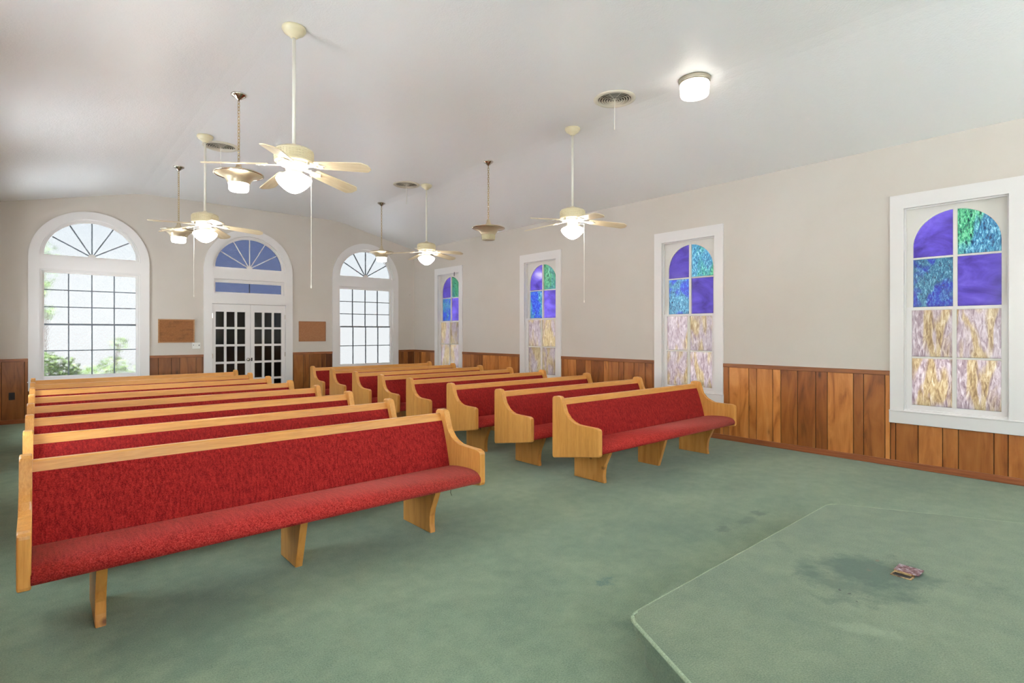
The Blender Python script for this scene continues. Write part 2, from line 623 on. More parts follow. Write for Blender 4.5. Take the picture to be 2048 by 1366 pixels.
def plate(bm, loops, d0, d1, f=lambda a, b, d: (a, d, b)):
    """polygon (with holes) in a plane, given thickness; f maps (u, v, depth) to xyz"""
    vl = [[Vector((a, b, 0)) for a, b in lp] for lp in loops]
    flat = [p for lp in loops for p in lp]
    tris = tessellate_polygon(vl)
    A = [bm.verts.new(f(a, b, d0)) for a, b in flat]
    B = [bm.verts.new(f(a, b, d1)) for a, b in flat]
    for t in tris:
        try:
            bm.faces.new([A[i] for i in t])
            bm.faces.new([B[i] for i in reversed(t)])
        except ValueError:
            pass
    k = 0
    for lp in loops:
        n = len(lp)
        for i in range(n):
            j = (i + 1) % n
            bm.faces.new((A[k + i], A[k + j], B[k + j], B[k + i]))
        k += n
    return bm


def prism(outline, d0, d1, f, bevel=0.0, seg=2):
    """solid from one outline, with n-gon caps; bevels the two outline rims"""
    bm = bmesh.new()
    A = [bm.verts.new(f(a, b, d0)) for a, b in outline]
    B = [bm.verts.new(f(a, b, d1)) for a, b in outline]
    bm.faces.new(A)
    bm.faces.new(list(reversed(B)))
    n = len(A)
    for i in range(n):
        bm.faces.new((A[i], B[i], B[(i + 1) % n], A[(i + 1) % n]))
    if bevel:
        rim = [e_ for e_ in bm.edges if (e_.verts[0] in A) == (e_.verts[1] in A)]
        bmesh.ops.bevel(bm, geom=rim, offset=bevel, segments=seg, affect='EDGES', profile=0.5)
    return bm


def lathe(bm, prof, n=32, close=False, cx=0.0, cy=0.0):
    rings = []
    for r_, z in prof:
        if r_ < 1e-5:
            rings.append([bm.verts.new((cx, cy, z))])
        else:
            rings.append([bm.verts.new((cx + r_ * math.cos(2 * PI * i / n), cy + r_ * math.sin(2 * PI * i / n), z)) for i in range(n)])
    pairs = list(zip(rings, rings[1:]))
    if close:
        pairs.append((rings[-1], rings[0]))
    for a, b in pairs:
        for i in range(n):
            j = (i + 1) % n
            if len(a) == 1 and len(b) == 1:
                continue
            if len(a) == 1:
                bm.faces.new((a[0], b[i], b[j]))
            elif len(b) == 1:
                bm.faces.new((a[i], b[0], a[j]))
            else:
                bm.faces.new((a[i], b[i], b[j], a[j]))
    return bm


def tube(bm, pts, r_, n=8):
    pts = [Vector(p) for p in pts]
    rings = []
    for i, p in enumerate(pts):
        d = (pts[min(i + 1, len(pts) - 1)] - pts[max(i - 1, 0)]).normalized()
        a = Vector((1, 0, 0)) if abs(d.x) < 0.9 else Vector((0, 1, 0))
        u = d.cross(a).normalized()
        w = d.cross(u)
        rings.append([bm.verts.new(p + (u * math.cos(2 * PI * k / n) + w * math.sin(2 * PI * k / n)) * r_) for k in range(n)])
    for a, b in zip(rings, rings[1:]):
        for k in range(n):
            bm.faces.new((a[k], a[(k + 1) % n], b[(k + 1) % n], b[k]))
    bm.faces.new(rings[0])
    bm.faces.new(list(reversed(rings[-1])))
    return bm


def rect(a0, a1, b0, b1):
    return [(a0, b0), (a1, b0), (a1, b1), (a0, b1)]


def arch(cx, r_, z0, zs, n=28):
    """door-like outline: straight sides from z0 to zs, half circle above"""
    p = [(cx - r_, z0), (cx + r_, z0)]
    for i in range(n + 1):
        a = PI * i / n
        p.append((cx + r_ * math.cos(a), zs + r_ * math.sin(a)))
    return p


# ------------------------------------------------------------------ room shell
def ceil_z(x):
    for (a, za), (b, zb) in zip(CPROF, CPROF[1:]):
        if a <= x <= b:
            return za + (zb - za) * (x - a) / (b - a)
    return ZC


floor = obj('floor', box(XL - 0.2, XR + 0.2, YF - 0.2, YB + 0.2, -0.3, 0.0), 'carpet')
tag(floor, 'worn sage green carpet floor under the pews', 'floor', kind='structure')

bm = bmesh.new()
plate(bm, [CPROF + [(x, z + 0.15) for x, z in reversed(CPROF)]], YF - 0.2, YB + 0.2)
ceil = obj('ceiling', bm, 'ceiling')
tag(ceil, 'white ceiling, flat in the middle and sloping down to the side walls', 'ceiling', kind='structure')

ARCH_X = {'window_1': 0.705, 'window_2': 5.755}
DOOR_X = 3.23
SIDE_Y = [10.245, 7.258, 4.222, 1.212]
LEFT_Y = [10.245, 7.258, 4.222, 1.212, -1.8]

# back wall, with its openings
wall_prof = [(XL - 0.2, 0.0), (XR + 0.2, 0.0)] + [(x, z + 0.02) for x, z in reversed(CPROF) if XL - 0.2 <= x <= XR + 0.2]
wall_prof = [(XL - 0.2, 0.0), (XR + 0.2, 0.0), (XR + 0.2, ceil_z(XR + 0.2) + 0.02)] + \
            [(x, z + 0.02) for x, z in reversed(CPROF[1:-1])] + [(XL - 0.2, ceil_z(XL - 0.2) + 0.02)]
holes = []
for cx in ARCH_X.values():
    holes.append(rect(cx - 0.70, cx + 0.70, 0.63, 2.52))
    holes.append(arch(cx, 0.70, 2.67, 2.70))
holes.append(rect(DOOR_X - 0.70, DOOR_X + 0.70, 0.0005, 2.04))
holes.append(rect(DOOR_X - 0.68, DOOR_X + 0.68, 2.20, 2.52))
holes.append(arch(DOOR_X, 0.69, 2.67, 2.69))
bm = plate(bmesh.new(), [wall_prof] + holes, YB, YB + 0.2)
wall_back = tag(obj('wall_back', bm, 'wall'), 'beige end wall with two arched windows and the glazed double door', 'wall', kind='structure')

bm = plate(bmesh.new(), [rect(YF - 0.2, YB, 0, 3.50)] + [rect(y - 0.44, y + 0.44, 0.60, 2.80) for y in SIDE_Y],
           XR, XR + 0.2, lambda a, b, d: (d, a, b))
wall_right = tag(obj('wall_right', bm, 'wall'), 'beige side wall with the four stained glass windows', 'wall', kind='structure')
bm = plate(bmesh.new(), [rect(YF - 0.2, YB, 0, 3.50)] + [rect(y - 0.44, y + 0.44, 0.60, 2.80) for y in LEFT_Y],
           XL - 0.2, XL, lambda a, b, d: (d, a, b))
wall_left = tag(obj('wall_left', bm, 'wall'), 'beige side wall with plain clear windows', 'wall', kind='structure')
FRONT_X = [1.2, 5.26]  # unseen windows added behind the camera to let in fill light
bm = plate(bmesh.new(), [wall_prof] + [rect(x - 0.70, x + 0.70, 0.9, 2.95) for x in FRONT_X], YF - 0.2, YF)
wall_front = tag(obj('wall_front', bm, 'wall'), 'beige wall behind the platform with two added fill-light windows', 'wall', kind='structure')

# ------------------------------------------------------------------ wainscot: boards, chair rail, baseboard
PAT = [0.271, 0.103, 0.205, 0.099, 0.200, 0.206, 0.128]
_plank_cache = {}


def plank_mesh(w, z0, z1, mat):
    key = (round(w, 3), round(z0, 3), round(z1, 3), mat)
    if key not in _plank_cache:
        g = 0.003
        bmp = box(g, max(w - g, g + 0.004), -0.012, 0.002, z0, z1)
        front = [e_ for e_ in bmp.edges if all(v.co.y < -0.01 for v in e_.verts) and abs(e_.verts[0].co.z - e_.verts[1].co.z) > 0.05]
        bmesh.ops.bevel(bmp, geom=front, offset=0.003, segments=1, affect='EDGES')
        bmesh.ops.recalc_face_normals(bmp, faces=bmp.faces[:])
        me = bpy.data.meshes.new('plank')
        bmp.to_mesh(me)
        bmp.free()
        me.materials.append(MAT[mat])
        _plank_cache[key] = me
    return _plank_cache[key]


def wainscot(parent, frame, u0, u1, anchor, blocks, mat='board', z_top=RAIL0):
    """frame(u)->(x,y) and rotation; blocks: (a, b, z_under) casings that cut the boards"""
    pos, rot = frame
    # dark backing board seen in the grooves
    segs = []
    u = anchor
    k = 0
    while u > u0:
        k -= 1
        u -= PAT[k % 7]
    joints = []
    while u < u1:
        joints.append((u, u + PAT[k % 7]))
        u += PAT[k % 7]
        k += 1
    for a, b in joints:
        a_, b_ = max(a, u0), min(b, u1)
        pieces = [(a_, b_, 0.0, z_top)]
        for c0, c1, zu in blocks:
            nxt = []
            for (p, q, z0, z1) in pieces:
                if q <= c0 or p >= c1:
                    nxt.append((p, q, z0, z1))
                    continue
                if p < c0:
                    nxt.append((p, c0, z0, z1))
                if q > c1:
                    nxt.append((c1, q, z0, z1))
                if zu > 0.1:
                    nxt.append((max(p, c0), min(q, c1), z0, zu))
            pieces = nxt
        for (p, q, z0, z1) in pieces:
            if q - p < 0.012:
                continue
            o = obj('plank', plank_mesh(q - p, z0, z1, mat), None, parent)
            o.location = (*pos(p), 0)
            o.rotation_euler = (0, 0, rot)
            segs.append((p, q))
    free = [(u0, u1)]
    for c0, c1, zu in blocks:
        nf = []
        for a, b in free:
            if c1 <= a or c0 >= b:
                nf.append((a, b))
                continue
            if a < c0:
                nf.append((a, c0))
            if b > c1:
                nf.append((c1, b))
        free = nf
    for a, b in free:
        bmr = box(0, b - a, -0.022, 0.002, RAIL0 - 0.002, RAIL1, 0.004)
        r_ = obj('chair_rail', bmr, 'rail', parent)
        r_.location = (*pos(a), 0)
        r_.rotation_euler = (0, 0, rot)
    # groove backing
    for a, b in free:
        g_ = obj('groove_backing', box(0, b - a, -0.003, 0.001, 0.01, RAIL0), 'groove', parent)
        g_.location = (*pos(a), 0)
        g_.rotation_euler = (0, 0, rot)
    for c0, c1, zu in blocks:
        if zu > 0.1:
            g_ = obj('groove_backing', box(0, c1 - c0, -0.003, 0.001, 0.01, zu), 'groove', parent)
            g_.location = (*pos(c0), 0)
            g_.rotation_euler = (0, 0, rot)


def baseboard(name, frame, runs, label):
    pos, rot = frame
    if len(runs) == 1:
        a, b = runs[0]
        o = obj(name, box(0, b - a, -0.024, 0.0, 0.0, 0.068, 0.004), 'baseboard')
        o.location = (*pos(a), 0)
        o.rotation_euler = (0, 0, rot)
    else:
        bm_ = bmesh.new()
        for a, b in runs:
            bx(bm_, a, b, -0.024, 0.0, 0.0, 0.068)
        o = obj(name, bm_, 'baseboard')
        o.location = (*pos(0), 0)
        o.rotation_euler = (0, 0, rot)
    tag(o, label, 'baseboard', kind='structure')


FR_BACK = (lambda u: (u, YB), 0.0)
FR_RIGHT = (lambda u: (XR, -u), R(-90))       # u = -Y
FR_LEFT = (lambda u: (XL, u), R(90))          # u = Y
FR_FRONT = (lambda u: (-u, YF), R(180))
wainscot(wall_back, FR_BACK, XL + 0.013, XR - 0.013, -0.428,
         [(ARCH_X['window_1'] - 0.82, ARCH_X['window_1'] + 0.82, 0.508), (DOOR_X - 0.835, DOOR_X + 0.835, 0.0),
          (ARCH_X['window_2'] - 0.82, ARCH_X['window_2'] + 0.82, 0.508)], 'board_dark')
wainscot(wall_right, FR_RIGHT, -YB, -YF, -3.597, [(-y - 0.545, -y + 0.545, 0.474) for y in SIDE_Y])
wainscot(wall_left, FR_LEFT, YF, YB, 3.0, [(y - 0.545, y + 0.545, 0.474) for y in LEFT_Y])
wainscot(wall_front, FR_FRONT, -XR + 0.013, -XL - 0.013, 0.0, [])
baseboard('baseboard_back', FR_BACK, [(XL + 0.013, DOOR_X - 0.835), (DOOR_X + 0.835, XR - 0.013)], 'stained wood baseboard along the end wall')
baseboard('baseboard_right', FR_RIGHT, [(-YB, -YF)], 'red-brown baseboard along the stained glass wall')
baseboard('baseboard_left', FR_LEFT, [(YF, YB)], 'red-brown baseboard along the clear window wall')
baseboard('baseboard_front', FR_FRONT, [(-XR + 0.013, -XL - 0.013)], 'red-brown baseboard behind the platform')


# ------------------------------------------------------------------ windows
def pane(name, loops, mat, parent, y=0.0, th=0.006, label=None):
    """pane with its own origin at its centre, so that the glass pattern differs"""
    xs = [p[0] for p in loops]
    zs = [p[1] for p in loops]
    c = ((min(xs) + max(xs)) / 2, (min(zs) + max(zs)) / 2)
    if th:
        bm_ = plate(bmesh.new(), [[(a - c[0], b - c[1]) for a, b in loops]], -th / 2, th / 2)
    else:
        bm_ = bmesh.new()
        vs = [bm_.verts.new((a - c[0], 0, b - c[1])) for a, b in loops]
        bm_.faces.new(vs)
    o = obj(name, bm_, mat, parent)
    o.location = (c[0], y, c[1])
    if label:
        o['label'] = label
    return o


def stained_window(name, loc, rot, label, glass=True):
    w = thing(name, label, 'window', loc, rot, kind='structure')
    # casing: two legs, head, apron with a thin stool
    obj('casing', plate(bmesh.new(), [[(-0.545, 0.60), (-0.545, 2.935), (0.545, 2.935), (0.545, 0.60), (0.42, 0.60), (0.42, 2.785),
                                       (-0.42, 2.785), (-0.42, 0.60)]], -0.024, 0.004), 'trim', w)
    obj('apron', box(-0.552, 0.552, -0.030, 0.004, 0.474, 0.602, 0.003), 'trim', w)
    obj('stool', box(-0.552, 0.552, -0.038, 0.03, 0.600, 0.614, 0.004), 'trim', w)
    bm_ = bmesh.new()
    for (a0, a1, b0, b1) in ((-0.44, -0.42, 0.60, 2.80), (0.42, 0.44, 0.60, 2.80), (-0.44, 0.44, 2.785, 2.80), (-0.44, 0.44, 0.60, 0.632)):
        bx(bm_, a0, a1, 0.0, 0.20, b0, b1)
    obj('jamb', bm_, 'trim', w)
    # parting stops
    bm_ = bmesh.new()
    for s in (-1, 1):
        bx(bm_, min(s * 0.42, s * 0.405), max(s * 0.42, s * 0.405), 0.012, 0.024, 0.62, 2.785)
    bx(bm_, -0.405, 0.405, 0.012, 0.024, 2.77, 2.785)
    obj('stop', bm_, 'trim', w)
    # upper sash: board with an arched opening, set behind the lower sash
    us = obj('upper_sash', plate(bmesh.new(), [rect(-0.42, 0.42, 1.69, 2.785), arch(0.0, 0.357, 1.722, 2.368)], 0.070, 0.105), 'sash', w)
    bm_ = bx(bmesh.new(), -0.017, 0.017, 0.066, 0.100, 1.72, 2.727)
    bx(bm_, -0.36, 0.36, 0.068, 0.098, 2.233, 2.252)
    obj('muntin', bm_, 'sash', us)
    ls = obj('lower_sash', plate(bmesh.new(), [rect(-0.42, 0.42, 0.632, 1.722), rect(-0.360, 0.360, 0.678, 1.69)], 0.028, 0.064), 'trim', w)
    bm_ = bx(bmesh.new(), -0.017, 0.017, 0.026, 0.060, 0.675, 1.692)
    bx(bm_, -0.362, 0.362, 0.028, 0.058, 1.178, 1.196)
    obj('muntin', bm_, 'sash', ls)
    n = 14
    qa = [(-0.357, 2.25), (-0.357, 2.368)] + [(0.357 * math.cos(PI - PI / 2 * i / n), 2.368 + 0.357 * math.sin(PI - PI / 2 * i / n)) for i in range(1, n + 1)] + [(0.0, 2.25)]
    qb = [(-x, z) for x, z in reversed(qa)]
    th = 0.006 if glass else 0.0
    names = ['sg_purple', 'sg_teal', 'sg_blue', 'sg_purple', 'sg_amber'] if glass else ['plain_glass'] * 5
    y = 0.088
    pane('pane', qa, names[0], us, y, 0)
    pane('pane', qb, names[1], us, y, 0)
    pane('pane', rect(-0.358, 0.0, 1.72, 2.24), names[2], us, y, 0)
    pane('pane', rect(0.0, 0.358, 1.72, 2.24), names[3], us, y, 0)
    y = 0.046
    for a0, a1 in ((-0.361, 0.0), (0.0, 0.361)):
        for b0, b1 in ((0.676, 1.187), (1.187, 1.692)):
            pane('pane', rect(a0, a1, b0, b1), names[4], ls, y, 0)
    return w


NEAR = ['next to the arched window in the corner', 'second along from the corner by the arched window',
        'behind the front row pew end', 'across from the carpeted platform']
for i, y in enumerate(SIDE_Y):
    stained_window('window_%d' % (i + 3), (XR, y, 0), R(-90), 'white framed stained glass window ' + NEAR[i])
for i, y in enumerate(LEFT_Y):
    stained_window('window_%d' % (i + 7), (XL, y, 0), R(90), 'white framed clear sash window on the wall facing the stained glass', False)['group'] = 'clear side windows'
for i, x in enumerate(FRONT_X):
    w = thing('window_%d' % (i + 12), 'added window for fill light in the wall behind the platform', 'window', (x, YF, 0), R(180), 'added fill windows', 'structure')
    obj('casing', plate(bmesh.new(), [rect(-0.80, 0.80, 0.8, 3.05), rect(-0.69, 0.69, 0.91, 2.94)], -0.024, 0.004), 'trim', w)
    bm_ = plate(bmesh.new(), [rect(-0.70, 0.70, 0.9, 2.95), rect(-0.65, 0.65, 0.95, 2.90)], 0.05, 0.09)
    bx(bm_, -0.66, 0.66, 0.05, 0.09, 1.88, 1.92)
    obj('sash', bm_, 'trim', w)
    pane('pane', rect(-0.66, 0.66, 0.94, 2.91), 'plain_glass', w, 0.07, 0)


def sector(cx, zc, r0, r1, a0, a1, n=8):
    p = [(cx + r1 * math.cos(a0 + (a1 - a0) * i / n), zc + r1 * math.sin(a0 + (a1 - a0) * i / n)) for i in range(n + 1)]
    p += [(cx + r0 * math.cos(a1 + (a0 - a1) * i / n), zc + r0 * math.sin(a1 + (a0 - a1) * i / n)) for i in range(n + 1)]
    return p


def half_ring(r0, r1, zc, n=28):
    return [(r1 * math.cos(PI * i / n), zc + r1 * math.sin(PI * i / n)) for i in range(n + 1)] + \
           [(r0 * math.cos(PI - PI * i / n), zc + r0 * math.sin(PI - PI * i / n)) for i in range(n + 1)]


def fan_light(w, glass, spoke_mat, y0=0.035):
    """half-round light over a window or door: frame, spokes, six wedge panes"""
    rg, zc = 0.625, 2.742
    outer = [(0.69 * math.cos(PI * i / 28), 2.69 + 0.69 * math.sin(PI * i / 28)) for i in range(29)]
    inner = [(rg * math.cos(PI * i / 28), zc + (rg - 0.045) * math.sin(PI * i / 28)) for i in range(29)]
    fr = obj('fan_light', plate(bmesh.new(), [outer, inner], y0, y0 + 0.05), 'trim', w)
    for i in range(5):
        a = PI * (i + 1) / 6
        L = 0.60
        bm_ = bmesh.new()
        ca, sa = math.cos(a), math.sin(a)
        hw = 0.009
        q = [(0.03 * ca - hw * sa, zc + 0.03 * sa + hw * ca), (0.03 * ca + hw * sa, zc + 0.03 * sa - hw * ca),
             (L * ca + hw * sa, zc + L * sa - hw * ca), (L * ca - hw * sa, zc + L * sa + hw * ca)]
        obj('spoke', prism(q, y0 + 0.008, y0 + 0.034, lambda p, z, d: (p, d, z)), spoke_mat, fr)
    hub = [(0.055 * math.cos(PI * i / 14), zc - 0.004 + 0.055 * math.sin(PI * i / 14)) for i in range(15)]
    obj('hub', prism(hub, y0 + 0.004, y0 + 0.036, lambda p, z, d: (p, d, z)), spoke_mat if spoke_mat != 'muntin' else 'sash', fr)
    for i in range(6):
        pane('pane', sector(0, zc, 0.02, 0.632, PI * i / 6, PI * (i + 1) / 6), glass, fr, y0 + 0.022, 0)
    return fr


def arched_window(name, cx, label):
    w = thing(name, label, 'window', (cx, YB, 0), 0, kind='structure')
    ro, ri = 0.82, 0.683
    outer = arch(0.0, ro, 0.508, 2.69)
    obj('casing', plate(bmesh.new(), [outer, rect(-0.678, 0.678, 0.652, 2.495), arch(0.0, ri, 2.694, 2.70)], -0.026, 0.004), 'trim', w)
    # moulded bead round both openings
    bm_ = plate(bmesh.new(), [rect(-0.70, 0.70, 0.632, 2.515), rect(-0.655, 0.655, 0.675, 2.472)], -0.004, 0.03)
    obj('bead', bm_, 'trim', w)
    obj('bead', plate(bmesh.new(), [arch(0.0, 0.695, 2.675, 2.70), arch(0.0, 0.655, 2.72, 2.725)], -0.004, 0.03), 'trim', w)
    obj('stool', box(-0.83, 0.83, -0.040, 0.03, 0.644, 0.660, 0.004), 'trim', w)
    fan_light(w, 'obscure', 'muntin')
    # sashes, four lights wide: three rows above, two below
    xs = [-0.6225 + 0.31125 * i for i in range(5)]
    for nm, z0, z1, rows, y0 in (('upper_sash', 1.574, 2.500, [1.602, 1.880, 2.163, 2.442], 0.060), ('lower_sash', 0.660, 1.605, [0.738, 1.152, 1.573], 0.032)):
        s = obj(nm, plate(bmesh.new(), [rect(-0.69, 0.69, z0, z1), rect(xs[0], xs[-1], rows[0], rows[-1])], y0, y0 + 0.036), 'trim', w)
        for x in xs[1:-1]:
            obj('muntin', box(x - 0.008, x + 0.008, y0 + 0.004, y0 + 0.030, rows[0], rows[-1]), 'muntin', s)
        for z in rows[1:-1]:
            obj('muntin', box(xs[0], xs[-1], y0 + 0.005, y0 + 0.029, z - 0.008, z + 0.008), 'muntin', s)
        if nm == 'upper_sash':
            obj('meeting_rail', box(xs[0], xs[-1], y0 - 0.03, y0 + 0.02, 1.574, 1.602), 'muntin', s)
        for a, b in zip(xs, xs[1:]):
            for c, d in zip(rows, rows[1:]):
                pane('pane', rect(a, b, c, d), 'obscure', s, y0 + 0.016, 0)
    return w


arched_window('window_1', ARCH_X['window_1'], 'white arched window with green shrubs outside its grid of obscure panes')
arched_window('window_2', ARCH_X['window_2'], 'white arched window with plain bright sky outside, by the room corner')

# ------------------------------------------------------------------ double door with transom and fan light
dw = thing('window_14', 'white door surround with blue half-round fan light and narrow transom above', 'door surround', (DOOR_X, YB, 0), 0, kind='structure')
obj('casing', plate(bmesh.new(), [arch(0.0, 0.835, 0.0, 2.68), rect(-0.69, 0.69, 0.0006, 2.02), rect(-0.66, 0.66, 2.225, 2.503), arch(0.0, 0.683, 2.694, 2.70)],
                    -0.026, 0.004), 'trim', dw)
fan_light(dw, 'obscure_blue', 'sash', 0.03)
ts = obj('transom', plate(bmesh.new(), [rect(-0.68, 0.68, 2.20, 2.52), rect(-0.625, 0.615, 2.25, 2.435)], 0.02, 0.06), 'trim', dw)
obj('muntin', box(-0.008, 0.004, 0.03, 0.05, 2.25, 2.435), 'black', ts)
for a, b in ((-0.63, -0.002), (-0.002, 0.62)):
    pane('pane', rect(a, b, 2.245, 2.44), 'obscure_blue', ts, 0.04, 0)
obj('jamb', plate(bmesh.new(), [rect(-0.70, 0.70, 0.001, 2.04), rect(-0.688, 0.688, 0.0012, 2.018)], 0.0, 0.2), 'trim', dw)


def door_leaf(name, x0, x1, label, knob_x, knob):
    d = thing(name, label, 'door', (DOOR_X, YB, 0), 0, kind='structure')
    g0, g1 = x0 + 0.058, x1 - 0.095
    if not knob:
        g0, g1 = x0 + 0.075, x1 - 0.075
    rows = [0.20 + 0.341 * i for i in range(6)]
    cw = (g1 - g0 + 0.043) / 3
    loops = [rect(x0, x1, 0.012, 2.014)]
    cells = []
    for i in range(3):
        for k in range(5):
            a = g0 + i * cw
            cells.append((a, a + cw - 0.043, rows[k], rows[k] + 0.298))
            loops.append(rect(*cells[-1]))
    fr = obj('leaf', plate(bmesh.new(), loops, 0.0, 0.04), 'trim', d)
    for c in cells:
        pane('pane', rect(c[0] - 0.003, c[1] + 0.003, c[2] - 0.003, c[3] + 0.003), 'door_glass', fr, 0.022, 0)
    if knob:
        bm_ = lathe(bmesh.new(), [(0.0, 0.0), (0.033, 0.0), (0.033, 0.006), (0.014, 0.012), (0.014, 0.032), (0.026, 0.04), (0.031, 0.052), (0.026, 0.066), (0.0, 0.07)], 20)
        bmesh.ops.rotate(bm_, verts=bm_.verts[:], matrix=Matrix.Rotation(R(90), 3, 'X'))
        obj('door_knob', bm_, 'nickel', d, (knob_x, 0.0, 0.912), smooth=True)
    else:
        obj('latch', box(-0.012, 0.012, -0.008, 0.004, 0.88, 0.945, 0.002), 'black', d, (knob_x, 0, 0))
    for z in (1.78, 1.0, 0.25):
        hx = x0 if knob else x1
        obj('hinge', box(hx - 0.006, hx + 0.006, -0.008, 0.012, z - 0.045, z + 0.045), 'nickel', d)
    return d


door_leaf('door_1', -0.684, 0.004, 'white fifteen-pane glazed door leaf with round metal knob', -0.039, True)
door_leaf('door_2', 0.008, 0.684, 'white fifteen-pane glazed door leaf with dark edge latch', 0.03, False)

# dark entry porch behind the door
bm = bmesh.new()
px0, px1, py0, py1 = DOOR_X - 0.95, DOOR_X + 0.95, YB + 0.2, YB + 2.2
bx(bm, px0 - 0.1, px0, py0, py1, -0.1, 2.12)
bx(bm, px1, px1 + 0.1, py0, py1, -0.1, 2.12)
bx(bm, px0 - 0.1, px1 + 0.1, py1, py1 + 0.1, -0.1, 2.12)
bx(bm, px0 - 0.1, px1 + 0.1, py0, py1 + 0.1, 2.06, 2.16)
tag(obj('wall_porch', bm, 'vestibule'), 'dim grey entry porch seen through the door panes', 'wall', kind='structure')
tag(obj('floor_porch', box(px0, px1, py0, py1, -0.1, 0.0), 'vestibule_floor'), 'dark tiled entry porch floor behind the door', 'floor', kind='structure')

# ------------------------------------------------------------------ platform
PH = 0.20
top = [(1.975, 1.472), (4.375, 1.472), (5.37, -0.5), (5.37, YF + 0.026), (0.98, YF + 0.026), (0.98, -0.5)]


def inset(poly, d):
    n = len(poly)
    out = []
    for i in range(n):
        p0, p1, p2 = Vector(poly[i - 1]), Vector(poly[i]), Vector(poly[(i + 1) % n])
        e1, e2 = (p1 - p0).normalized(), (p2 - p1).normalized()
        n1, n2 = Vector((e1.y, -e1.x)), Vector((e2.y, -e2.x))
        b = (n1 + n2).normalized()
        out.append(tuple(p1 + b * (d / max(b.dot(n1), 0.2))))
    return out


plat = thing('platform', 'low carpeted speaking platform with angled sides, in front of the pews', 'platform', (3.175, 0.0, 0), 0)
off = lambda poly: [(x - 3.175, y) for x, y in poly]
FZ = lambda a, b, d: (a, b, d)


def round_corners(poly, r_, n=4):
    out = []
    k = len(poly)
    for i in range(k):
        p0, p1, p2 = Vector(poly[i - 1]), Vector(poly[i]), Vector(poly[(i + 1) % k])
        a, b = p1 + (p0 - p1).normalized() * r_, p1 + (p2 - p1).normalized() * r_
        for j in range(n + 1):
            u = j / n
            out.append(tuple(a * (1 - u) ** 2 + p1 * 2 * u * (1 - u) + b * u * u))
    return out


tp = round_corners(off(top), 0.06)
bm = prism(tp, PH - 0.055, PH, FZ, 0.018, 3)
obj('step_nosing', bm, 'carpet_platform', plat)
obj('riser', prism(round_corners(off(inset(top, 0.045)), 0.05), 0.0, PH - 0.05, FZ), 'carpet_platform', plat)

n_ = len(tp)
edge = bmesh.new()  # thin pale tube standing in for the highlight on the bent pile
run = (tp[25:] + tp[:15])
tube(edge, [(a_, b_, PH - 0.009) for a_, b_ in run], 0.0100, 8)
obj('edge_highlight', edge, 'carpet_edge', plat)

# floor box in the platform, its lid flipped back
fb = thing('floor_outlet_box', 'rusty metal floor outlet box with worn lid flipped open on the platform', 'outlet', (3.355, 0.785, PH), R(-93))
bm = plate(bmesh.new(), [rect(-0.046, 0.046, -0.034, 0.026), rect(-0.038, 0.038, -0.026, 0.018)], -0.02, 0.003, FZ)
obj('frame', bm, 'box_metal', fb)
obj('well', box(-0.039, 0.039, -0.027, 0.019, -0.002, 0.0012), 'black', fb)
lid = obj('lid', box(-0.048, 0.062, 0.0, 0.085, -0.002, 0.002, 0.001), 'lid', fb, (0, 0.026, 0.010), (R(4), 0, 0))
obj('hinge', box(-0.044, 0.044, 0.020, 0.030, 0.0, 0.010), 'box_metal', fb)


